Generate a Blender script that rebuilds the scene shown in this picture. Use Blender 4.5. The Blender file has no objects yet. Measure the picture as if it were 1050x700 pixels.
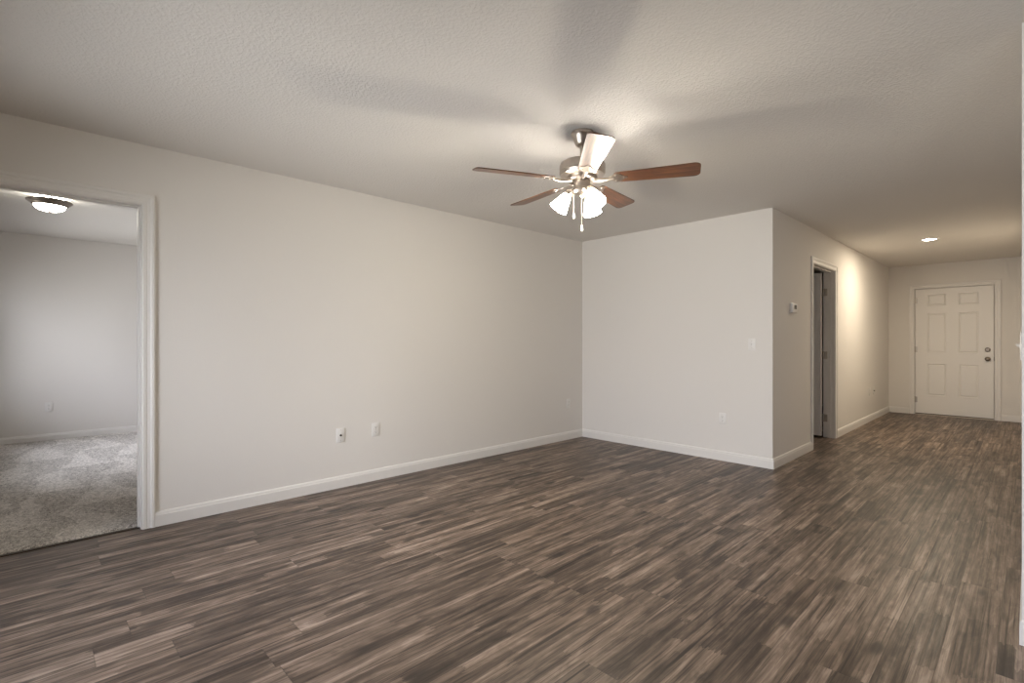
import bpy, bmesh, math, random
from mathutils import Vector, Matrix, noise

PI = math.pi
S = bpy.context.scene
COL = S.collection

# ------------------------------------------------------------------ camera
cam_data = bpy.data.cameras.new('camera')
cam = bpy.data.objects.new('camera', cam_data); COL.objects.link(cam)
YAW = 46.12
CAM_H, CEIL = 1.19, 2.44
cam.location = (0, 0, CAM_H)
cam.rotation_euler = (PI/2, 0, math.radians(YAW))
cam_data.sensor_width = 36.0
cam_data.lens = 511.6/1050*36.0
cam_data.clip_start = 0.02
S.camera = cam

# ------------------------------------------------------------------ light and exposure
SKY_UP, SKY_HORIZON, SKY_GROUND, SKY_STRENGTH = (1.24, 1.30, 1.46), (0.82, 0.84, 0.92), (0.79, 0.80, 0.80), 10.5
SHADE_GLOW, FAN_BULB_W = 46.0, 18.0
DOME_GLOW = 27.0
HALL_GLOW, HALL_W = 42.0, 29.0
HALL_COL = (1.12, 0.95, 0.71)
WARM = (1.08, 0.98, 0.74)
S.view_settings.view_transform = 'Standard'
S.view_settings.look = 'None'
S.view_settings.gamma = 1.0
S.view_settings.use_curve_mapping = False
S.view_settings.exposure = 0.0
S.cycles.use_denoising = True
S.cycles.max_bounces = 12
S.cycles.diffuse_bounces = 8
S.cycles.sample_clamp_indirect = 6.0
S.cycles.caustics_reflective = False
S.cycles.caustics_refractive = False

W = bpy.data.worlds.new('sky'); S.world = W
W.use_nodes = True
nt = W.node_tree; nt.nodes.clear()
out = nt.nodes.new('ShaderNodeOutputWorld'); bg = nt.nodes.new('ShaderNodeBackground')
tc = nt.nodes.new('ShaderNodeTexCoord'); sep = nt.nodes.new('ShaderNodeSeparateXYZ')
mr = nt.nodes.new('ShaderNodeMapRange'); mr.inputs[1].default_value = -1; mr.inputs[2].default_value = 1
ramp = nt.nodes.new('ShaderNodeValToRGB')
ramp.color_ramp.elements[0].position = 0.44; ramp.color_ramp.elements[0].color = (*SKY_GROUND, 1)
ramp.color_ramp.elements[1].position = 0.75; ramp.color_ramp.elements[1].color = (*SKY_UP, 1)
e = ramp.color_ramp.elements.new(0.52); e.color = (*SKY_HORIZON, 1)
nt.links.new(tc.outputs['Generated'], sep.inputs[0]); nt.links.new(sep.outputs[2], mr.inputs[0])
nt.links.new(mr.outputs[0], ramp.inputs[0]); nt.links.new(ramp.outputs[0], bg.inputs[0])
bg.inputs[1].default_value = SKY_STRENGTH
nt.links.new(bg.outputs[0], out.inputs[0])

# ------------------------------------------------------------------ node helpers
class N:
    def __init__(self, name):
        self.m = bpy.data.materials.new(name); self.m.use_nodes = True
        self.t = self.m.node_tree; self.t.nodes.clear()
        self.out = self.t.nodes.new('ShaderNodeOutputMaterial')
    def n(self, kind, **kw):
        nd = self.t.nodes.new(kind)
        for k, v in kw.items(): setattr(nd, k, v)
        return nd
    def l(self, a, b): self.t.links.new(a, b)
    def setin(self, nd, i, v):
        if isinstance(v, bpy.types.NodeSocket): self.l(v, nd.inputs[i])
        elif v is not None: nd.inputs[i].default_value = v
    def math(self, op, a, b=None, c=None):
        nd = self.n('ShaderNodeMath', operation=op)
        self.setin(nd, 0, a); self.setin(nd, 1, b); self.setin(nd, 2, c)
        return nd.outputs[0]
    def comb(self, x, y, z):
        nd = self.n('ShaderNodeCombineXYZ')
        self.setin(nd, 0, x); self.setin(nd, 1, y); self.setin(nd, 2, z); return nd.outputs[0]
    def noise(self, vec, scale=1.0, detail=2.0, rough=0.5, dist=0.0):
        nd = self.n('ShaderNodeTexNoise')
        self.l(vec, nd.inputs['Vector']); nd.inputs['Scale'].default_value = scale
        nd.inputs['Detail'].default_value = detail; nd.inputs['Roughness'].default_value = rough
        nd.inputs['Distortion'].default_value = dist
        return nd.outputs[0]
    def mapr(self, v, a, b, c=0.0, d=1.0, smooth=False):
        nd = self.n('ShaderNodeMapRange'); nd.clamp = True
        if smooth: nd.interpolation_type = 'SMOOTHSTEP'
        self.l(v, nd.inputs[0])
        for i, q in enumerate((a, b, c, d)): nd.inputs[i+1].default_value = q
        return nd.outputs[0]
    def mix(self, fac, a, b, mode='MIX'):
        nd = self.n('ShaderNodeMix', data_type='RGBA', blend_type=mode)
        self.setin(nd, 0, fac); self.setin(nd, 6, a); self.setin(nd, 7, b); return nd.outputs[2]
    def ramp(self, fac, stops):
        nd = self.n('ShaderNodeValToRGB'); cr = nd.color_ramp
        cr.elements[0].position, cr.elements[0].color = stops[0][0], (*stops[0][1], 1)
        cr.elements[1].position, cr.elements[1].color = stops[-1][0], (*stops[-1][1], 1)
        for p, c in stops[1:-1]:
            e = cr.elements.new(p); e.color = (*c, 1)
        self.l(fac, nd.inputs[0]); return nd.outputs[0]
    def bsdf(self, color=None, rough=0.5, metal=0.0, normal=None, spec=0.5, **kw):
        p = self.n('ShaderNodeBsdfPrincipled')
        if isinstance(color, tuple): color = (*color, 1)
        self.setin(p, 'Base Color', color); self.setin(p, 'Roughness', rough); self.setin(p, 'Metallic', metal)
        self.setin(p, 'Specular IOR Level', spec)
        if normal is not None: self.l(normal, p.inputs['Normal'])
        for k, v in kw.items(): self.setin(p, k.replace('_', ' '), v)
        self.l(p.outputs[0], self.out.inputs[0]); return p
    def bump(self, h, strength=0.2, dist=0.01):
        b = self.n('ShaderNodeBump'); b.inputs['Strength'].default_value = strength
        b.inputs['Distance'].default_value = dist; self.l(h, b.inputs['Height']); return b.outputs[0]
    def obj(self): return self.n('ShaderNodeTexCoord').outputs['Object']

def paint(name, color, scale=70.0, strength=0.25, dist=0.004, knock=False, rough=0.75):
    k = N(name); c = k.obj()
    h = k.noise(c, scale, 3.0, 0.55)
    if knock: h = k.mapr(h, 0.42, 0.62, smooth=True)
    k.bsdf(color, rough, normal=k.bump(h, strength, dist), spec=0.3)
    return k.m

def plain(name, color, rough=0.45, metal=0.0, spec=0.5, wear=0.03):
    k = N(name); c = k.obj(); n_ = k.noise(c, 35.0, 2.0)
    v = k.mapr(n_, 0.3, 0.7, 1.0-wear, 1.0+wear)
    col = k.mix(1.0, (*color, 1), k.comb(v, v, v), 'MULTIPLY')
    k.bsdf(col, rough, metal, spec=spec); return k.m

def glow(name, color, strength, base=(0.85, 0.83, 0.8)):
    k = N(name); p = k.bsdf(base, 0.4)
    p.inputs['Emission Color'].default_value = (*color, 1); p.inputs['Emission Strength'].default_value = strength
    return k.m

def plank_floor():
    k = N('vinyl_plank'); c = k.obj()
    s = k.n('ShaderNodeSeparateXYZ'); k.l(c, s.inputs[0]); x, y = s.outputs[0], s.outputs[1]
    PW, PL = 0.152, 1.22
    def white(a, b=0.0):
        w = k.n('ShaderNodeTexWhiteNoise', noise_dimensions='2D'); k.l(k.comb(a, b, 0.0), w.inputs['Vector']); return w
    xr = k.math('DIVIDE', k.math('ADD', x, 20.0), PW); row = k.math('FLOOR', xr); fx = k.math('FRACT', xr)
    yr = k.math('ADD', k.math('DIVIDE', y, PL), k.math('MULTIPLY', white(row, 3.3).outputs[0], 9.0))
    cell = k.math('FLOOR', yr); fy = k.math('FRACT', yr)
    wn = white(row, cell); wc = k.n('ShaderNodeSeparateColor'); k.l(wn.outputs[1], wc.inputs[0])
    r1, r2, r3 = wc.outputs[0], wc.outputs[1], wc.outputs[2]
    seed = k.math('MULTIPLY', r1, 37.0); ys = k.math('ADD', y, k.math('MULTIPLY', r2, 11.0))
    def grain(sx, sy, detail, rough, off, dist=0.0):
        return k.noise(k.comb(k.math('MULTIPLY', x, sx), k.math('MULTIPLY', ys, sy), k.math('ADD', seed, off)), 1.0, detail, rough, dist)
    broad = grain(16.0, 1.1, 3.0, 0.55, 0.0, 0.7)
    streak = grain(58.0, 1.15, 5.0, 0.62, 5.0, 0.25)
    fine = grain(240.0, 3.0, 3.0, 0.6, 9.0)
    blotch = grain(24.0, 4.2, 5.0, 0.62, 14.0, 1.0)
    crack = grain(90.0, 1.5, 4.0, 0.6, 21.0, 0.4)
    # pieces of printed timber inside each plank: narrow strips with blunt, ragged ends
    rag = k.math('MULTIPLY', k.math('SUBTRACT', k.noise(k.comb(k.math('MULTIPLY', x, 90.0), k.math('MULTIPLY', y, 20.0), seed), 1.0, 4.0), 0.5), 0.16)
    wob = k.math('MULTIPLY', k.math('SUBTRACT', k.noise(k.comb(k.math('MULTIPLY', x, 4.0), k.math('MULTIPLY', y, 3.0), seed), 1.0, 3.0), 0.5), 0.5)
    sx_ = k.math('FLOOR', k.math('ADD', k.math('MULTIPLY', xr, 3.0), wob))
    sy_ = k.math('FLOOR', k.math('ADD', k.math('DIVIDE', k.math('ADD', ys, rag), 0.52), k.math('MULTIPLY', white(sx_, 7.7).outputs[0], 5.0)))
    piece = white(sx_, sy_).outputs[0]
    cloud = grain(10.0, 2.2, 4.0, 0.62, 30.0, 1.0)
    v = k.math('MULTIPLY', broad, 0.55)
    v = k.math('ADD', v, k.math('MULTIPLY', cloud, 0.55))
    v = k.math('ADD', v, k.math('MULTIPLY', streak, 0.62))
    v = k.math('ADD', v, k.math('MULTIPLY', fine, 0.40))
    v = k.math('ADD', v, k.math('MULTIPLY', blotch, 0.62))
    v = k.math('ADD', v, k.math('MULTIPLY', piece, 0.24))
    v = k.math('ADD', v, k.math('MULTIPLY', r3, 0.08))
    v = k.math('SUBTRACT', v, k.mapr(crack, 0.55, 0.70, 0.0, 0.34))
    v = k.mapr(v, 1.15, 1.83)
    col = k.ramp(v, [(0.0, (0.018, 0.011, 0.008)), (0.25, (0.043, 0.028, 0.020)), (0.50, (0.100, 0.069, 0.050)),
                     (0.75, (0.195, 0.140, 0.105)), (1.0, (0.34, 0.26, 0.205))])
    tint = k.mix(k.math('MULTIPLY', r2, 0.5), (1, 1, 1, 1), (0.90, 0.94, 0.98, 1)); col = k.mix(1.0, col, tint, 'MULTIPLY')
    # knots
    vo = k.n('ShaderNodeTexVoronoi'); vo.inputs['Scale'].default_value = 1.0
    k.l(k.comb(k.math('MULTIPLY', x, 6.0), k.math('MULTIPLY', ys, 2.4), k.math('ADD', seed, k.math('MULTIPLY', blotch, 0.35))), vo.inputs['Vector'])
    knot = k.mapr(vo.outputs['Distance'], 0.06, 0.22, 0.85, 0.0, True)
    col = k.mix(knot, col, (0.02, 0.014, 0.011, 1))
    # joints
    ex = k.math('MINIMUM', fx, k.math('SUBTRACT', 1.0, fx)); ey = k.math('MINIMUM', fy, k.math('SUBTRACT', 1.0, fy))
    jx = k.mapr(ex, 0.004, 0.012, 0.0, 1.0); jy = k.mapr(ey, 0.0006, 0.0016, 0.0, 1.0)
    joint = k.math('MINIMUM', jx, jy)
    col = k.mix(k.mapr(joint, 0.0, 1.0, 0.40, 0.0), col, (0.02, 0.015, 0.012, 1))
    h = k.math('ADD', k.math('MULTIPLY', fine, 0.35), k.math('MULTIPLY', joint, 0.6)); h = k.math('ADD', h, k.math('MULTIPLY', streak, 0.35))
    rough = k.mapr(streak, 0.3, 0.7, 0.50, 0.38)
    k.bsdf(col, rough, normal=k.bump(h, 0.22, 0.002), spec=0.5)
    return k.m

def carpet_mat():
    k = N('cut_pile_carpet'); c = k.obj()
    f1 = k.noise(c, 130.0, 3.0, 0.7); f2 = k.noise(c, 42.0, 3.0, 0.6)
    s = k.n('ShaderNodeSeparateXYZ'); k.l(c, s.inputs[0]); x, y = s.outputs[0], s.outputs[1]
    # vacuum lanes: pile lying alternately in triangular swathes
    warp = k.math('MULTIPLY', k.math('SUBTRACT', k.noise(c, 1.6, 2.0), 0.5), 0.55)
    lane = k.math('ADD', k.math('DIVIDE', k.math('ADD', y, warp), 0.42), k.math('MULTIPLY', x, 0.55))
    fr = k.math('FRACT', lane); tri = k.math('FRACT', k.math('ADD', k.math('DIVIDE', x, 0.9), k.math('MULTIPLY', k.math('FLOOR', lane), 0.37)))
    lay = k.mapr(k.math('SUBTRACT', k.math('MULTIPLY', tri, 0.9), fr), -0.05, 0.05, 0.0, 1.0, True)
    v = k.math('ADD', k.math('MULTIPLY', f1, 0.62), k.math('MULTIPLY', f2, 0.42))
    v = k.math('ADD', k.mapr(v, 0.38, 0.66), k.math('MULTIPLY', lay, 0.20))
    col = k.ramp(v, [(0.0, (0.13, 0.112, 0.097)), (0.42, (0.46, 0.425, 0.39)), (1.0, (0.88, 0.835, 0.79))])
    k.bsdf(col, 0.95, normal=k.bump(f1, 0.8, 0.012), spec=0.1, Sheen_Weight=0.25)
    return k.m

def wood_blade():
    k = N('walnut_blade'); c = k.obj()
    s = k.n('ShaderNodeSeparateXYZ'); k.l(c, s.inputs[0]); x, y = s.outputs[0], s.outputs[1]
    g = k.noise(k.comb(k.math('MULTIPLY', x, 3.0), k.math('MULTIPLY', y, 60.0), 0.0), 1.0, 4.0, 0.6, 0.8)
    f = k.noise(k.comb(k.math('MULTIPLY', x, 14.0), k.math('MULTIPLY', y, 240.0), 3.0), 1.0, 2.0)
    v = k.math('ADD', k.math('MULTIPLY', g, 0.8), k.math('MULTIPLY', f, 0.25))
    col = k.ramp(v, [(0.34, (0.022, 0.011, 0.006)), (0.52, (0.095, 0.036, 0.015)), (0.70, (0.215, 0.088, 0.037))])
    k.bsdf(col, 0.33, spec=0.5, Coat_Weight=0.25, Coat_Roughness=0.3)
    return k.m

M = dict(
    wall=paint('wall_paint', (0.735, 0.71, 0.68), 95.0, 0.12, 0.003),
    ceil=paint('ceiling_texture', (0.72, 0.695, 0.665), 70.0, 0.32, 0.004, knock=True, rough=0.85),
    trim=plain('white_trim', (0.755, 0.735, 0.71), 0.38, wear=0.004),
    door=plain('door_enamel', (0.79, 0.77, 0.745), 0.40, wear=0.004),
    plastic=plain('white_plastic', (0.77, 0.755, 0.735), 0.35, wear=0.01),
    dark=plain('dark_slot', (0.02, 0.018, 0.016), 0.6),
    nickel=plain('brushed_nickel', (0.56, 0.50, 0.44), 0.28, 1.0, wear=0.06),
    bronze=plain('aged_bronze', (0.055, 0.040, 0.030), 0.45, 0.7, wear=0.1),
    steel=plain('satin_steel', (0.50, 0.46, 0.42), 0.4, 1.0),
    pewter=plain('dark_pewter', (0.26, 0.22, 0.18), 0.32, 1.0),
    screen=plain('thermostat_display', (0.035, 0.033, 0.025), 0.2),
    vinyl=plain('white_vinyl_frame', (0.72, 0.72, 0.72), 0.4),
    floor=plank_floor(), carpet=carpet_mat(), blade=wood_blade(),
    shade=glow('frosted_shade_lit', (1.08, 0.99, 0.87), SHADE_GLOW),
    bulb=glow('lamp_bulb_lit', (1.0, 0.90, 0.76), 60.0),
    dome=glow('frosted_bowl_lit', (1.05, 1.0, 0.85), DOME_GLOW),
    lens=glow('downlight_lens_lit', (1.0, 0.88, 0.72), HALL_GLOW),
)
k = N('window_glass'); tr = k.n('ShaderNodeBsdfTransparent'); gl = k.n('ShaderNodeBsdfGlossy'); gl.inputs['Roughness'].default_value = 0.02
fr = k.n('ShaderNodeFresnel'); fr.inputs[0].default_value = 1.45; mx = k.n('ShaderNodeMixShader')
k.l(fr.outputs[0], mx.inputs[0]); k.l(tr.outputs[0], mx.inputs[1]); k.l(gl.outputs[0], mx.inputs[2]); k.l(mx.outputs[0], k.out.inputs[0])
M['glass'] = k.m

# ------------------------------------------------------------------ mesh helpers
class MB:
    def __init__(self): self.b = bmesh.new(); self.mi = 0
    def _tag(self, before):
        for f in self.b.faces:
            if f not in before: f.material_index = self.mi
    def box(self, lo, hi, bev=0.0, seg=2):
        before = set(self.b.faces)
        c = [(a+b)/2 for a, b in zip(lo, hi)]; d = [abs(b-a) for a, b in zip(lo, hi)]
        r = bmesh.ops.create_cube(self.b, size=1.0, matrix=Matrix.Translation(c) @ Matrix.Diagonal((*d, 1)))
        if bev > 0:
            es = list({e for v in r['verts'] for e in v.link_edges})
            bmesh.ops.bevel(self.b, geom=es, offset=bev, segments=seg, profile=0.5, affect='EDGES')
        self._tag(before); return self
    def lathe(self, prof, seg=32, mat=Matrix.Identity(4), cap0=True, cap1=True):
        before = set(self.b.faces); rings = []
        for r, z in prof:
            if r < 1e-6: rings.append([self.b.verts.new(mat @ Vector((0, 0, z)))])
            else: rings.append([self.b.verts.new(mat @ Vector((r*math.cos(2*PI*i/seg), r*math.sin(2*PI*i/seg), z))) for i in range(seg)])
        for a, b in zip(rings, rings[1:]):
            for i in range(seg):
                j = (i+1) % seg
                if len(a) == 1 and len(b) == 1: continue
                if len(a) == 1: self.b.faces.new((a[0], b[j], b[i]))
                elif len(b) == 1: self.b.faces.new((a[i], a[j], b[0]))
                else: self.b.faces.new((a[i], a[j], b[j], b[i]))
        if cap0 and len(rings[0]) > 1: self.b.faces.new(rings[0][::-1])
        if cap1 and len(rings[-1]) > 1: self.b.faces.new(rings[-1])
        self._tag(before); return self
    def tube(self, pts, r, seg=10):
        before = set(self.b.faces); pts = [Vector(p) for p in pts]; rings = []
        for i, p in enumerate(pts):
            d = (pts[min(i+1, len(pts)-1)] - pts[max(i-1, 0)]).normalized()
            u = d.cross(Vector((0.3, 0.2, 1)) if abs(d.z) < 0.9 else Vector((1, 0, 0))).normalized(); v = d.cross(u)
            rr = r[i] if isinstance(r, (list, tuple)) else r
            rings.append([self.b.verts.new(p + rr*(math.cos(2*PI*k/seg)*u + math.sin(2*PI*k/seg)*v)) for k in range(seg)])
        for a, b in zip(rings, rings[1:]):
            for i in range(seg): self.b.faces.new((a[i], a[(i+1) % seg], b[(i+1) % seg], b[i]))
        self.b.faces.new(rings[0][::-1]); self.b.faces.new(rings[-1]); self._tag(before); return self
    def prism(self, poly, z0, z1, mat=Matrix.Identity(4)):
        before = set(self.b.faces)
        a = [self.b.verts.new(mat @ Vector((p[0], p[1], z0))) for p in poly]; b = [self.b.verts.new(mat @ Vector((p[0], p[1], z1))) for p in poly]
        n = len(poly)
        self.b.faces.new(a[::-1]); self.b.faces.new(b)
        for i in range(n): self.b.faces.new((a[i], a[(i+1) % n], b[(i+1) % n], b[i]))
        self._tag(before); return self
    def loft(self, sections, close=True, caps=True):
        before = set(self.b.faces)
        rs = [[self.b.verts.new(p) for p in s] for s in sections]; n = len(rs[0])
        for a, b in zip(rs, rs[1:]):
            for i in range(n if close else n-1): self.b.faces.new((a[i], a[(i+1) % n], b[(i+1) % n], b[i]))
        if caps: self.b.faces.new(rs[0][::-1]); self.b.faces.new(rs[-1])
        self._tag(before); return self
    def build(self, name, mats, parent=None, smooth=None, loc=None):
        bmesh.ops.recalc_face_normals(self.b, faces=self.b.faces[:])
        me = bpy.data.meshes.new(name); self.b.to_mesh(me); self.b.free()
        for m in (mats if isinstance(mats, (list, tuple)) else [mats]): me.materials.append(m)
        if smooth is not None:
            me.polygons.foreach_set('use_smooth', [True]*len(me.polygons)); me.set_sharp_from_angle(angle=math.radians(smooth))
        o = bpy.data.objects.new(name, me); COL.objects.link(o)
        if parent is not None: o.parent = parent
        if loc is not None: o.location = loc
        return o

def tag(o, label=None, cat=None, group=None, kind=None):
    for k_, v_ in (('label', label), ('category', cat), ('group', group), ('kind', kind)):
        if v_: o[k_] = v_
    return o
def empty(name, loc=(0, 0, 0), rz=0.0):
    o = bpy.data.objects.new(name, None); o.empty_display_size = 0.1; COL.objects.link(o)
    o.location = loc; o.rotation_euler = (0, 0, rz); return o
def struct(name, mb, m, label=None, cat=None, parent=None, smooth=None):
    return tag(mb.build(name, m, parent, smooth), label, cat, None, None if parent else 'structure')

# ------------------------------------------------------------------ room shell
XL, XLo = -3.905, -4.02        # wall between living room and bedroom
YB, YBo = 4.98, 5.095          # back wall
XH, XHo = -1.67, -1.785        # hall left wall
YF, YFo = 10.47, 10.585        # entry wall
XR, XRo = -0.0245, 0.09         # hall right wall
YN = 2.80                      # where the hall right wall ends
XBED = -8.10
YREAR, XEAST = -0.75, 3.6
DL0, DL1, DTOP = -0.31, 0.497, 2.052      # bedroom doorway
DH0, DH1 = 6.215, 7.105                   # hall doorway
DF0, DF1 = -1.322, -0.384                 # front door

struct('floor', MB().box((-8.3, -1.2, -0.15), (3.8, 10.7, 0.0)), M['floor'], 'dark grey-brown wood plank floor', 'floor')
struct('ceiling', MB().box((-8.3, -1.2, CEIL), (3.8, 10.7, CEIL+0.15)), M['ceil'], 'textured pale greige ceiling', 'ceiling')

def wall_with_openings(name, axis, a0, a1, t0, t1, openings, label):
    """axis 'x': wall runs along x, thickness t0..t1 in y; openings (s0, s1, z0, z1)"""
    mb = MB()
    def bx(s0, s1, z0, z1):
        if s1-s0 < 1e-4 or z1-z0 < 1e-4: return
        mb.box((s0, t0, z0), (s1, t1, z1)) if axis == 'x' else mb.box((t0, s0, z0), (t1, s1, z1))
    s = a0
    for o0, o1, z0, z1 in sorted(openings):
        bx(s, o0, 0, CEIL); bx(o0, o1, 0, z0); bx(o0, o1, z1, CEIL); s = o1
    bx(s, a1, 0, CEIL)
    return struct(name, mb, M['wall'], label, 'wall')

wall_with_openings('wall_left', 'y', YREAR, YB, XLo, XL, [(DL0-0.02, DL1+0.02, 0, DTOP+0.02)], 'long greige wall with the bedroom doorway at its near end')
wall_with_openings('wall_back', 'x', XLo, XHo, YB, YBo, [], 'pale wall facing the room, below the ceiling fan')
wall_with_openings('wall_hall', 'y', YB, YF, XHo, XH, [(DH0-0.02, DH1+0.02, 0, DTOP+0.02)], 'hallway wall carrying the thermostat and a doorway')
wall_with_openings('wall_entry', 'x', -4.02, 0.09, YF, YFo, [(DF0-0.03, DF1+0.03, 0, DTOP+0.01)], 'wall at the far end of the hall around the front door')
struct('wall_right', MB().box((XR, YN, 0), (XRo, YF, CEIL)), M['wall'], 'wall corner at the right edge of the picture', 'wall')
struct('wall_kitchen', MB().box((XRo, YN, 0), (XEAST, YN+0.115, CEIL)), M['wall'])
struct('wall_east', MB().box((XEAST, YREAR, 0), (XEAST+0.115, YN+0.115, CEIL)), M['wall'])
SLD = (-3.4, -1.3, 0.03, 2.05); WIN = (0.7, 2.5, 0.75, 2.08); BWIN = (-7.8, -5.5, 0.45, 1.95)
wall_with_openings('wall_rear', 'x', -8.215, XEAST+0.115, YREAR-0.115, YREAR, [SLD, WIN, BWIN], 'exterior wall with windows behind the camera')
struct('wall_bedroom', MB().box((XBED-0.115, YREAR, 0), (XBED, 3.6, CEIL)), M['wall'], 'bedroom wall seen through the left doorway', 'wall')
struct('wall_bedroom_side', MB().box((XBED-0.115, 3.6, 0), (XLo, 3.715, CEIL)), M['wall'])
struct('wall_closet', MB().box((-4.02, YBo, 0), (-3.905, YF, CEIL)), M['wall'])

# windows behind the camera
for i, (x0, x1, z0, z1) in enumerate((SLD, WIN, BWIN)):
    f = MB(); fw = 0.06
    ya, yb = YREAR-0.09, YREAR-0.02
    f.box((x0, ya, z0), (x0+fw, yb, z1), 0.004).box((x1-fw, ya, z0), (x1, yb, z1), 0.004)
    f.box((x0+fw, ya, z0), (x1-fw, yb, z0+fw), 0.004).box((x0+fw, ya, z1-fw), (x1-fw, yb, z1), 0.004)
    xm = (x0+x1)/2; f.box((xm-0.03, ya, z0+fw), (xm+0.03, yb, z1-fw), 0.004)
    r = tag(f.build('window_%d' % (i+1), M['vinyl']), None, None, None, 'structure')
    for xa, xb in ((x0+fw, xm-0.03), (xm+0.03, x1-fw)):
        MB().box((xa, YREAR-0.058, z0+fw), (xb, YREAR-0.052, z1-fw)).build('pane', M['glass'], r)
    L = bpy.data.lights.new('window_portal', 'AREA'); L.shape = 'RECTANGLE'; L.size = x1-x0; L.size_y = z1-z0; L.cycles.is_portal = True
    p = bpy.data.objects.new('window_portal', L); COL.objects.link(p); p.location = (xm, YREAR-0.12, (z0+z1)/2); p.rotation_euler = (PI/2, 0, 0)

# baseboards -----------------------------------------------------------
BPROF = [(0.0, 0.0), (0.014, 0.0), (0.014, 0.072), (0.011, 0.078), (0.0105, 0.086), (0.007, 0.093), (0.0, 0.096)]
def baseboard(name, path, label=None, thin=1.0):
    """path: floor points; the wall is on the left hand when walking it, board grows to the right; mitred corners"""
    pts = [Vector((p[0], p[1])) for p in path]; secs = []
    for i, p in enumerate(pts):
        def rn(a, b): d = (b-a).normalized(); return Vector((d.y, -d.x))
        if i == 0: nv = rn(pts[0], pts[1])
        elif i == len(pts)-1: nv = rn(pts[-2], pts[-1])
        else:
            n1, n2 = rn(pts[i-1], p), rn(p, pts[i+1]); nv = (n1+n2)/(1+n1.dot(n2))
        secs.append([Vector((p.x+nv.x*t*thin, p.y+nv.y*t*thin, z)) for t, z in BPROF])
    return struct(name, MB().loft(secs), M['trim'], label, 'baseboard' if label else None)
CAS = 0.066
baseboard('baseboard_left', [(XL, DL1+CAS+0.003), (XL, YB), (XH, YB), (XH, DH0-CAS-0.003)], 'white baseboard running round the living room to the hall doorway')
baseboard('baseboard_hall', [(XH, DH1+CAS+0.003), (XH, YF), (DF0-CAS-0.015, YF)], 'white baseboard along the hall past the doorway')
baseboard('baseboard_entry', [(DF1+CAS+0.015, YF), (XR, YF), (XR, YN), (XEAST, YN)], 'white baseboard right of the front door', 0.5)
baseboard('baseboard_bedroom', [(XBED, YREAR), (XBED, 3.6), (XLo, 3.6)], 'white baseboard in the carpeted bedroom')

# door casings -----------------------------------------------------------
CPROF = [(0.0, 0.0), (0.0, 0.009), (0.006, 0.0115), (0.020, 0.0115), (0.026, 0.009), (0.042, 0.011), (0.048, 0.0165), (0.062, 0.0175), (CAS, 0.015), (CAS, 0.0)]
def casing_mb(mb, u0, u1, zt, place):
    """place(u, z, n) -> world"""
    secs = []
    for f in (lambda d: (u0-d, 0.0), lambda d: (u0-d, zt+d), lambda d: (u1+d, zt+d), lambda d: (u1+d, 0.0)):
        secs.append([place(*f(d), n) for d, n in CPROF])
    return mb.loft(secs)
def doorway(name, u0, u1, zt, w0, w1, axis, label, stop=None):
    """jamb-lined opening in a wall; w0 = far face, w1 = near face coordinate"""
    P = (lambda u, w, z: Vector((w, u, z))) if axis == 'y' else (lambda u, w, z: Vector((u, w, z)))
    s1 = 1 if w1 > w0 else -1
    mb = casing_mb(MB(), u0-0.005, u1+0.005, zt+0.005, lambda u, z, n: P(u, w1+s1*n, z))
    casing_mb(mb, u0-0.005, u1+0.005, zt+0.005, lambda u, z, n: P(u, w0-s1*n, z))
    r = struct(name, mb, M['trim'], label, 'door frame')
    j = MB(); wa, wb = w0-s1*0.001, w1+s1*0.001
    def bx(ua, ub, z0, z1, x0, x1):
        a, b = P(ua, x0, z0), P(ub, x1, z1); j.box([min(p) for p in zip(a, b)], [max(p) for p in zip(a, b)])
    bx(u0-0.02, u0, 0, zt+0.02, wa, wb); bx(u1, u1+0.02, 0, zt+0.02, wa, wb); bx(u0, u1, zt, zt+0.02, wa, wb)
    j.build('door_jamb', M['trim'], r)
    if stop:
        j = MB(); a, b = stop
        bx(u0, u0+0.011, 0, zt, a, b); bx(u1-0.011, u1, 0, zt, a, b); bx(u0+0.011, u1-0.011, zt-0.011, zt, a, b)
        j.build('door_stop', M['trim'], r)
    return r
doorway('trim_1', DL0, DL1, DTOP, XLo, XL, 'y', 'white casing around the bedroom doorway at the left edge', (-3.985, -3.95))
doorway('trim_2', DH0, DH1, DTOP, XHo, XH, 'y', 'white casing around the hall doorway beyond the thermostat', (-1.745, -1.71))
doorway('trim_3', DF0-0.004, DF1+0.004, DTOP-0.004, YFo, YF, 'x', 'white casing around the closed front door', (YF+0.052, YF+0.085))

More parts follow.
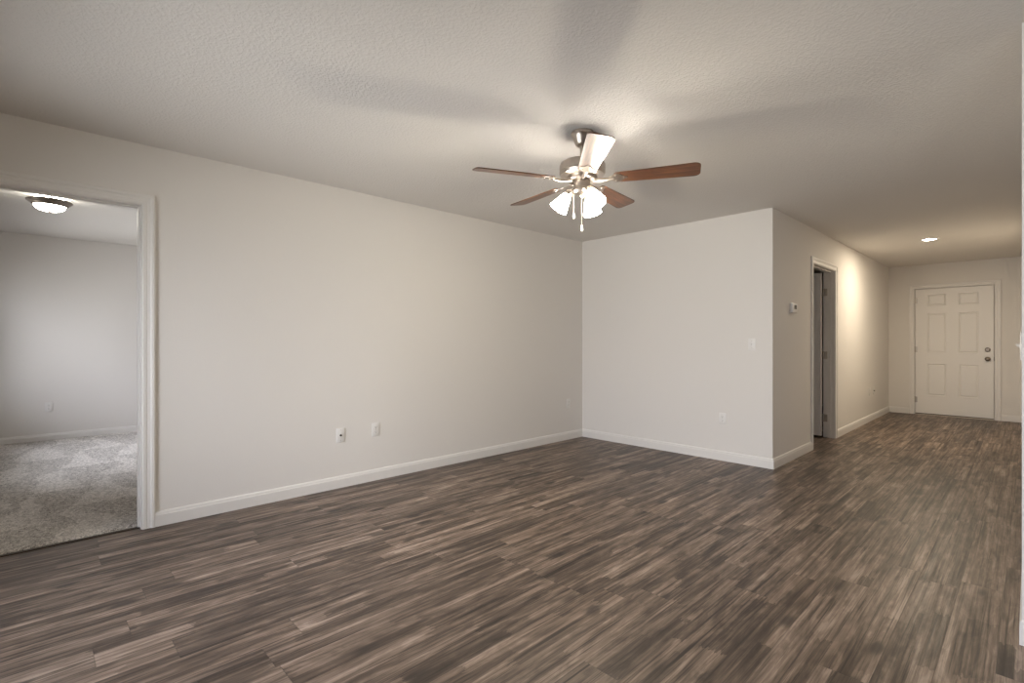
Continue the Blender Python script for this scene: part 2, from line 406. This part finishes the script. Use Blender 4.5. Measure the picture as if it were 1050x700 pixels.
# doors -----------------------------------------------------------
def six_panel(mb, w, h, t, cols, rows):
    """slab from (0,0,0) to (w,t,h), moulded panels on both faces"""
    xs = sorted({0.0, w, *[c for p in cols for c in p]}); zs = sorted({0.0, h, *[c for p in rows for c in p]})
    b = mb.b
    for y, sgn in ((0.0, 1), (t, -1)):
        g = [[b.verts.new((x, y, z)) for z in zs] for x in xs]; panels = []
        for i in range(len(xs)-1):
            for j in range(len(zs)-1):
                q = (g[i][j], g[i+1][j], g[i+1][j+1], g[i][j+1])
                f = b.faces.new(q if sgn > 0 else q[::-1])
                mx_, mz_ = (xs[i]+xs[i+1])/2, (zs[j]+zs[j+1])/2
                if any(p[0] < mx_ < p[1] for p in cols) and any(p[0] < mz_ < p[1] for p in rows): panels.append(f)
        b.normal_update()
        for f in panels:
            bmesh.ops.inset_individual(b, faces=[f], thickness=0.012, depth=-0.010)
            bmesh.ops.inset_individual(b, faces=[f], thickness=0.006, depth=0.0)
            bmesh.ops.inset_individual(b, faces=[f], thickness=0.022, depth=0.007)
        if sgn > 0: g0 = g
        else: g1 = g
    nx, nz = len(xs), len(zs)
    for i in range(nx-1):
        b.faces.new((g0[i][0], g0[i+1][0], g1[i+1][0], g1[i][0])); b.faces.new((g0[i][-1], g0[i+1][-1], g1[i+1][-1], g1[i][-1]))
    for j in range(nz-1):
        b.faces.new((g0[0][j], g0[0][j+1], g1[0][j+1], g1[0][j])); b.faces.new((g0[-1][j], g0[-1][j+1], g1[-1][j+1], g1[-1][j]))
    return mb
RY90 = Matrix.Rotation(PI/2, 4, 'X')       # lathe axis z -> -y
def hinge(mb, x, y, z, hgt=0.09):
    mb.lathe([(0.0, -hgt/2-0.006), (0.004, -hgt/2-0.004), (0.006, -hgt/2), (0.006, hgt/2), (0.004, hgt/2+0.004), (0.0, hgt/2+0.006)], 14, Matrix.Translation((x, y, z)))
    return mb
COLS = ((0.155, 0.385), (0.534, 0.764)); ROWS = ((0.295, 0.805), (0.990, 1.625), (1.745, 1.925))
d1 = empty('door_1', (DF0+0.003, YF+0.008, 0.0)); tag(d1, 'closed white six panel front door at the end of the hall', 'door', None, 'structure')
w1_ = DF1-DF0-0.006
six_panel(MB(), w1_, 2.02, 0.044, COLS, ROWS).build('door_leaf', M['door'], d1, loc=(0, 0, 0.022))
for z in (0.24, 1.06, 1.86):
    o = hinge(MB(), 0, 0, 0); o.box((0.002, 0.001, -0.045), (0.03, 0.004, 0.045)); o.box((-0.022, 0.001, -0.045), (-0.002, 0.003, 0.045))
    o.build('hinge', M['steel'], d1, 40, loc=(-0.003, -0.007, z))
kx = w1_-0.068
o = MB().lathe([(0.0, 0.0), (0.034, 0.0), (0.034, 0.006), (0.027, 0.012), (0.024, 0.014), (0.024, 0.026), (0.021, 0.030), (0.0, 0.030)], 28, RY90).build('deadbolt', M['pewter'], d1, 40, loc=(kx, 0, 1.064))
MB().box((-0.005, -0.046, -0.014), (0.005, -0.029, 0.014), 0.003).build('thumb_turn', M['pewter'], o)
o = MB().lathe([(0.0, 0.0), (0.034, 0.0), (0.034, 0.005), (0.024, 0.011), (0.013, 0.014), (0.013, 0.030)], 28, RY90).build('knob_rosette', M['pewter'], d1, 40, loc=(kx, 0, 0.923))
MB().lathe([(0.013, 0.028), (0.021, 0.034), (0.029, 0.044), (0.030, 0.054), (0.025, 0.064), (0.012, 0.069), (0.0, 0.070)], 28, RY90).build('door_knob', M['pewter'], o, 50)
MB().box((w1_+0.0005, -0.004, -0.028), (w1_+0.0065, -0.0005, 0.028), 0.001).build('strike_plate', M['bronze'], d1, loc=(0, 0, 0.923))
o = MB(); o.loft([[(x, y, z) for y, z in ((-0.035, 0.0), (-0.030, 0.007), (0.0, 0.012), (0.05, 0.013), (0.06, 0.0))] for x in (-0.002, w1_+0.002)])
o.build('threshold', M['steel'], d1)
MB().box((0.004, 0.004, 0.0), (w1_-0.004, 0.04, 0.008), 0.002).build('door_sweep', M['bronze'], d1, loc=(0, 0, 0.0135))

d2 = empty('door_2', (XHo-0.006, DH1-0.004, 0.0)); tag(d2, 'white hall door standing open into the dark room', 'door', None, 'structure')
wl = DH1-DH0-0.008
leaf = six_panel(MB(), wl, 2.018, 0.035, tuple((a*wl/0.93, b*wl/0.93) for a, b in COLS), ROWS)
lf = leaf.build('door_leaf', M['door'], d2)
OPEN = math.radians(180-4)
lf.location = (-0.010, -0.018, 0.022); lf.rotation_euler = (0, 0, OPEN)
for z in (0.24, 1.02, 1.80):
    o = hinge(MB(), 0, 0, 0)
    o.box((-0.032, -0.0035, -0.045), (-0.004, -0.0010, 0.045)); o.box((0.006, 0.0005, -0.045), (0.045, 0.0030, 0.045))
    o.build('hinge', M['steel'], d2, 40, loc=(-0.002, 0.0, z))
o = MB().lathe([(0.0, 0.0), (0.032, 0.0), (0.032, 0.005), (0.012, 0.012), (0.012, 0.03), (0.027, 0.042), (0.028, 0.054), (0.012, 0.066), (0.0, 0.067)], 24, Matrix.Rotation(-PI/2, 4, 'X') ).build('door_knob', M['pewter'], lf, 45, loc=(wl-0.07, 0.035, 0.9))

# carpet with a rolled edge at the bedroom threshold ---------------------------
me = bpy.data.meshes.new('carpet')
xs = [XBED + (XLo-0.001-XBED)*i/258 for i in range(259)] + [XLo+0.013, XLo+0.020] + [XLo+0.025+0.004*i for i in range(7)]
Y0, YL = YREAR+0.016, 4.32
ys = sorted([Y0 + YL*j/300 for j in range(301)] + [DL0+0.013, DL1-0.013])
vs, fs = [], []
rng = random.Random(4)
for x in xs:
    for y in ys:
        z = 0.017 + 0.004*noise.noise(Vector((x*9, y*9, 0))) + rng.uniform(-0.004, 0.004)
        d = xs[-1]-x
        if d < 0.024: z = 0.001 + (z-0.001)*math.sqrt(max(0.0, 1-(1-d/0.024)**2))
        xx = x + (0.004*noise.noise(Vector((y*30, 2, 0))) + rng.uniform(-0.0015, 0.0015) if d < 0.06 else 0)
        vs.append((xx, y, z))
ny = len(ys)
for i in range(len(xs)-1):
    for j in range(ny-1):
        if xs[i+1] > XLo and (ys[j] < DL0+0.012 or ys[j+1] > DL1-0.012): continue
        fs.append((i*ny+j, (i+1)*ny+j, (i+1)*ny+j+1, i*ny+j+1))
me.from_pydata(vs, [], fs); me.materials.append(M['carpet']); me.polygons.foreach_set('use_smooth', [True]*len(fs))
o = bpy.data.objects.new('carpet', me); COL.objects.link(o); tag(o, 'beige grey carpet on the bedroom floor beyond the doorway', 'carpet', None, 'stuff')
o = MB(); o.box((-3.968, DL0+0.001, 0.0), (-3.936, DL1-0.001, 0.005), 0.002)  # dark transition strip, also standing in for the shadow line by the carpet
struct('trim_4', o, M['bronze'], 'dark strip doubling as shadow line where carpet meets planks in the doorway', 'threshold')

# ------------------------------------------------------------------ ceiling fan
FX, FY = -1.862, 2.374
fan = empty('ceiling_fan', (FX, FY, CEIL)); tag(fan, 'brushed nickel ceiling fan with five walnut blades and lit glass shades', 'ceiling fan')
MB().lathe([(0.0, 0.0), (0.066, 0.0), (0.068, -0.006), (0.066, -0.016), (0.061, -0.020), (0.052, -0.045), (0.043, -0.070), (0.038, -0.078), (0.026, -0.084), (0.0, -0.085)], 40).build('canopy', M['nickel'], fan, 35)
MB().lathe([(0.0, -0.08), (0.013, -0.08), (0.013, -0.165), (0.024, -0.167), (0.026, -0.185), (0.0, -0.185)], 20).build('downrod', M['nickel'], fan, 35)
MB().lathe([(0.0, -0.166), (0.030, -0.168), (0.075, -0.172), (0.112, -0.178), (0.130, -0.188), (0.136, -0.200), (0.136, -0.236), (0.133, -0.238), (0.133, -0.243), (0.136, -0.245), (0.130, -0.258), (0.105, -0.268), (0.0, -0.268)], 56).build('motor_housing', M['nickel'], fan, 30)
MB().lathe([(0.0, -0.266), (0.088, -0.266), (0.090, -0.272), (0.090, -0.286), (0.084, -0.292), (0.0, -0.292)], 40).build('flywheel', M['nickel'], fan, 30)
MB().lathe([(0.0, -0.290), (0.046, -0.290), (0.050, -0.296), (0.050, -0.330), (0.058, -0.338), (0.060, -0.352), (0.052, -0.366), (0.036, -0.374), (0.014, -0.378), (0.010, -0.388), (0.0, -0.392)], 40).build('light_fitter', M['nickel'], fan, 30)
BZ = -0.292
def arm_poly():
    half = [(0.070, 0.020), (0.110, 0.013), (0.150, 0.012), (0.172, 0.020), (0.185, 0.036), (0.205, 0.046), (0.222, 0.043), (0.232, 0.030), (0.246, 0.018), (0.262, 0.010)]
    return [(x, y) for x, y in half] + [(0.266, 0.0)] + [(x, -y) for x, y in reversed(half)]
def blade_poly():
    r0, r1, w0, w1, c = 0.19, 0.665, 0.052, 0.068, 0.030
    pts = [(r0+0.012, -w0), (r0, -w0+0.012), (r0, w0-0.012), (r0+0.012, w0)]
    for k_ in range(7):
        a = PI/2 - k_*PI/12; pts.append((r1-c+c*math.cos(a), w1-c+c*math.sin(a)))
    for k_ in range(7):
        a = -k_*PI/12; pts.append((r1-c+c*math.cos(a), -w1+c+c*math.sin(a)))
    return pts[::-1]
arm_me = blade_me = None
for i in range(5):
    az = math.radians(28+72*i)
    if i == 0:
        mb = MB().prism(arm_poly(), -0.004, 0.0)
        for sx, sy in ((0.200, 0.028), (0.200, -0.028), (0.245, 0.0)):
            mb.lathe([(0.0, -0.008), (0.005, -0.0075), (0.0065, -0.004)], 12, Matrix.Translation((sx, sy, 0)), True, False)
        mb.tube([(0.070, 0, -0.002), (0.11, 0, -0.009), (0.15, 0, -0.008), (0.185, 0, -0.003)], [0.012, 0.010, 0.009, 0.006], 10)
        arm = mb.build('blade_arm', M['nickel'], fan, 35)
        mb = MB().prism(blade_poly(), 0.0, 0.006)
        bmesh.ops.bevel(mb.b, geom=[e_ for e_ in mb.b.edges if abs(e_.verts[0].co.z-e_.verts[1].co.z) < 1e-6], offset=0.0015, segments=1, affect='EDGES')
        bl = mb.build('blade', M['blade'], arm)
        arm_o, bl_o = arm, bl
    else:
        arm_o = arm.copy(); COL.objects.link(arm_o); arm_o.parent = fan
        bl_o = bl.copy(); COL.objects.link(bl_o); bl_o.parent = arm_o
    arm_o.location = (0, 0, BZ+0.002); arm_o.rotation_euler = (Matrix.Rotation(az, 3, 'Z') @ Matrix.Rotation(math.radians(-12), 3, 'X')).to_euler()
# shades
SHS = 0.88
SH = [(0.017, 0.0), (0.020, -0.004), (0.028, -0.016), (0.036, -0.034), (0.043, -0.060), (0.050, -0.085), (0.058, -0.108), (0.062, -0.122)]
SH = [(r*(0.92 if z < -0.01 else 1.0), z*SHS) for r, z in SH]
prof = SH + [(r-0.003, z+0.0005) for r, z in reversed(SH)]
for i, azd in enumerate((222, 342, 102)):
    az = math.radians(azd); tilt = math.radians(34)
    arm_s = MB().tube([(0.040*math.cos(az), 0.040*math.sin(az), -0.345), (0.062*math.cos(az), 0.062*math.sin(az), -0.347), (0.080*math.cos(az), 0.080*math.sin(az), -0.362)], 0.010, 12)
    Mx = Matrix.Translation((0.074*math.cos(az), 0.074*math.sin(az), -0.352)) @ Matrix.Rotation(az, 4, 'Z') @ Matrix.Rotation(-tilt, 4, 'Y')
    arm_s.lathe([(0.0, 0.004), (0.020, 0.002), (0.024, -0.006), (0.024, -0.024), (0.0, -0.024)], 24, Mx)
    arm_s.build('lamp_holder', M['nickel'], fan, 35)
    sh = MB().lathe([(r, z-0.018) for r, z in prof], 36, Matrix.Identity(4), False, False).build('lamp_shade', M['shade'], fan, 60)
    sh.matrix_local = Mx
    MB().lathe([(0.0, -0.024), (0.013, -0.024), (0.014, -0.042), (0.023, -0.060), (0.026, -0.074), (0.021, -0.088), (0.010, -0.096), (0.0, -0.098)], 20).build('light_bulb', M['bulb'], sh, 60)
    L = bpy.data.lights.new('fan_lamp', 'POINT'); L.energy = FAN_BULB_W; L.color = WARM; L.shadow_soft_size = 0.022
    lo = bpy.data.objects.new('fan_lamp', L); COL.objects.link(lo); lo.parent = sh; lo.location = (0, 0, -0.122)
# pull chains
for (dx, dy, z1) in ((-0.030, -0.042, -0.485), (0.020, -0.030, -0.565)):
    mb = MB(); n = int((-0.372+0.0-z1)/0.006)
    z0 = -0.352
    mb.tube([(dx, dy, z0), (dx, dy, z1)], 0.0016, 6)
    for q in range(int((z0-z1)/0.008)):
        bmesh.ops.create_icosphere(mb.b, subdivisions=1, radius=0.0026, matrix=Matrix.Translation((dx, dy, z0-0.008*q)))
    ch = mb.build('pull_chain', M['nickel'], fan, 60)
    MB().lathe([(0.0, 0.004), (0.003, 0.002), (0.005, -0.006), (0.0075, -0.022), (0.0075, -0.030), (0.004, -0.036), (0.0, -0.037)], 14, Matrix.Translation((dx, dy, z1))).build('chain_pull', M['plastic'], ch, 50)

# ------------------------------------------------------------------ other lights
r = empty('dome_light', (-5.81, 0.108, CEIL)); tag(r, 'round dome ceiling light with metal rim in the carpeted bedroom', 'ceiling light')
MB().lathe([(0.0, 0.0), (0.085, 0.0), (0.085, -0.012), (0.078, -0.018), (0.0, -0.018)], 48).build('ceiling_pan', M['nickel'], r, 30)
MB().lathe([(0.080, -0.014), (0.096, -0.020), (0.104, -0.036), (0.106, -0.060), (0.102, -0.066)], 56, Matrix.Identity(4), False, False).build('upper_glass', M['dome'], r, 60)
MB().lathe([(0.148, -0.050), (0.152, -0.054), (0.150, -0.060), (0.140, -0.064), (0.136, -0.072), (0.124, -0.078), (0.118, -0.090), (0.108, -0.096), (0.104, -0.092), (0.104, -0.062), (0.118, -0.058), (0.134, -0.054), (0.148, -0.050)], 64, Matrix.Identity(4), False, False).build('rim', M['pewter'], r, 30)
MB().lathe([(0.105, -0.088), (0.103, -0.098), (0.095, -0.112), (0.080, -0.124), (0.058, -0.133), (0.03, -0.138), (0.0, -0.139)], 56, Matrix.Identity(4), False, False).build('glass_bowl', M['dome'], r, 60)
MB().lathe([(0.0, -0.136), (0.009, -0.138), (0.009, -0.143), (0.005, -0.148), (0.0, -0.149)], 20).build('finial', M['pewter'], r, 40)
r = empty('recessed_light', (-0.858, 7.894, CEIL)); tag(r, 'small round recessed light glowing in the hall ceiling', 'ceiling light')
MB().lathe([(0.066, 0.0), (0.092, 0.0), (0.092, -0.006), (0.086, -0.010), (0.070, -0.009), (0.064, -0.004)], 48, Matrix.Identity(4), False, False).build('trim_ring', M['plastic'], r, 40)
MB().lathe([(0.067, -0.003), (0.060, -0.008), (0.04, -0.011), (0.0, -0.012)], 40, Matrix.Identity(4), False, False).build('lens', M['lens'], r, 60)
L = bpy.data.lights.new('hall_lamp', 'AREA'); L.shape = 'DISK'; L.size = 0.12; L.energy = HALL_W; L.color = HALL_COL
lo = bpy.data.objects.new('hall_lamp', L); COL.objects.link(lo); lo.parent = r; lo.location = (0, 0, -0.016)

# ------------------------------------------------------------------ wall plates
R0, RL, RR = 0.0, PI/2, -PI/2          # facing -y, +x, -x
def plate(r): return MB().box((-0.035, -0.006, -0.0575), (0.035, 0.0, 0.0575), 0.003, 2).build('cover_plate', M['plastic'], r, 30)
def outlet(loc, rz, label):
    r = empty('wall_outlet', loc, rz); tag(r, label, 'outlet'); plate(r)
    for s in (1, -1):
        mb = MB(); zc = 0.0195*s
        poly = [(0.0165*math.cos(a), max(-0.0135, min(0.0135, 0.0165*math.sin(a)))) for a in [2*PI*q/28 for q in range(28)]]
        mb.prism(poly, 0.0055, 0.0078, Matrix.Translation((0, 0, zc)) @ RY90)
        mb.mi = 1
        mb.box((-0.0072, -0.0082, zc-0.001), (-0.0052, -0.0077, zc+0.007)).box((0.0052, -0.0082, zc), (0.0072, -0.0077, zc+0.007))
        mb.lathe([(0.0, 0.0077), (0.0026, 0.0077), (0.0026, 0.0082), (0.0, 0.0082)], 10, Matrix.Translation((0, 0, zc-0.007)) @ RY90)
        mb.build('receptacle', [M['plastic'], M['dark']], r)
    MB().lathe([(0.0032, 0.0055), (0.003, 0.0070), (0.0, 0.0074)], 12, RY90, False, False).build('screw', M['steel'], r)
    return r
def jack(loc, rz, label, metal):
    r = empty('cable_jack', loc, rz); tag(r, label, 'wall jack'); plate(r)
    MB().lathe([(0.0, 0.005), (0.0085, 0.005), (0.0085, 0.009), (0.0056, 0.009), (0.0056, 0.021), (0.0, 0.021)], 16, RY90).build('connector', metal, r, 30)
    for s in (1, -1):
        MB().lathe([(0.0032, 0.0055), (0.003, 0.0068), (0.0, 0.0072)], 10, Matrix.Translation((0, 0, 0.042*s)) @ RY90, False, False).build('screw', M['steel'], r)
    return r
def switch(loc, rz, label):
    r = empty('light_switch', loc, rz); tag(r, label, 'light switch'); plate(r)
    MB().box((-0.006, -0.0072, -0.013), (0.006, -0.005, 0.013), 0.0006).build('switch_bezel', M['plastic'], r)
    mb = MB(); mb.loft([[(-0.004, -0.006, -0.006), (0.004, -0.006, -0.006), (0.004, -0.006, 0.006), (-0.004, -0.006, 0.006)],
                        [(-0.0035, -0.019, 0.004), (0.0035, -0.019, 0.004), (0.0035, -0.017, 0.011), (-0.0035, -0.017, 0.011)]])
    mb.build('toggle', M['plastic'], r)
    for s in (1, -1):
        MB().lathe([(0.0032, 0.0055), (0.003, 0.0068), (0.0, 0.0072)], 10, Matrix.Translation((0, 0, 0.030*s)) @ RY90, False, False).build('screw', M['steel'], r)
    return r
jack((XL, 1.812, 0.426), RL, 'white plate with a dark cable connector on the long left wall', M['bronze'])
outlet((XL, 2.127, 0.435), RL, 'white outlet beside the cable plate on the long left wall')
outlet((XL, 4.702, 0.436), RL, 'white outlet near the corner at the far end of the left wall')
outlet((-2.138, YB, 0.419), R0, 'white outlet low on the back wall under the light switch')
switch((-1.856, YB, 1.162), R0, 'white light switch on the back wall near its right corner')
outlet((XBED, 0.142, 0.412), RL, 'white outlet on the bedroom wall above the carpet')
outlet((XH, 9.02, 0.441), RL, 'white outlet on the hall wall nearer the doorway')
jack((XH, 9.27, 0.441), RL, 'white plate with a dark connector on the hall wall near the entry corner', M['bronze'])
switch((XR, 2.955, 1.17), RR, 'light switch seen edge on at the right picture edge')

r = empty('thermostat', (XH, 5.53, 1.526), RL); tag(r, 'white thermostat with dark display on the hall wall', 'thermostat')
MB().box((-0.078, -0.006, -0.052), (0.078, 0.0, 0.052), 0.004).build('back_plate', M['plastic'], r)
MB().box((-0.070, -0.030, -0.046), (0.070, -0.006, 0.046), 0.007, 3).build('body', M['plastic'], r, 40)
MB().box((-0.034, -0.0312, -0.012), (0.038, -0.0298, 0.030), 0.0005).build('display', M['screen'], r)
for q in (-0.022, 0.002, 0.026):
    MB().box((q-0.008, -0.0330, -0.032), (q+0.008, -0.0298, -0.022), 0.001).build('button', M['plastic'], r)
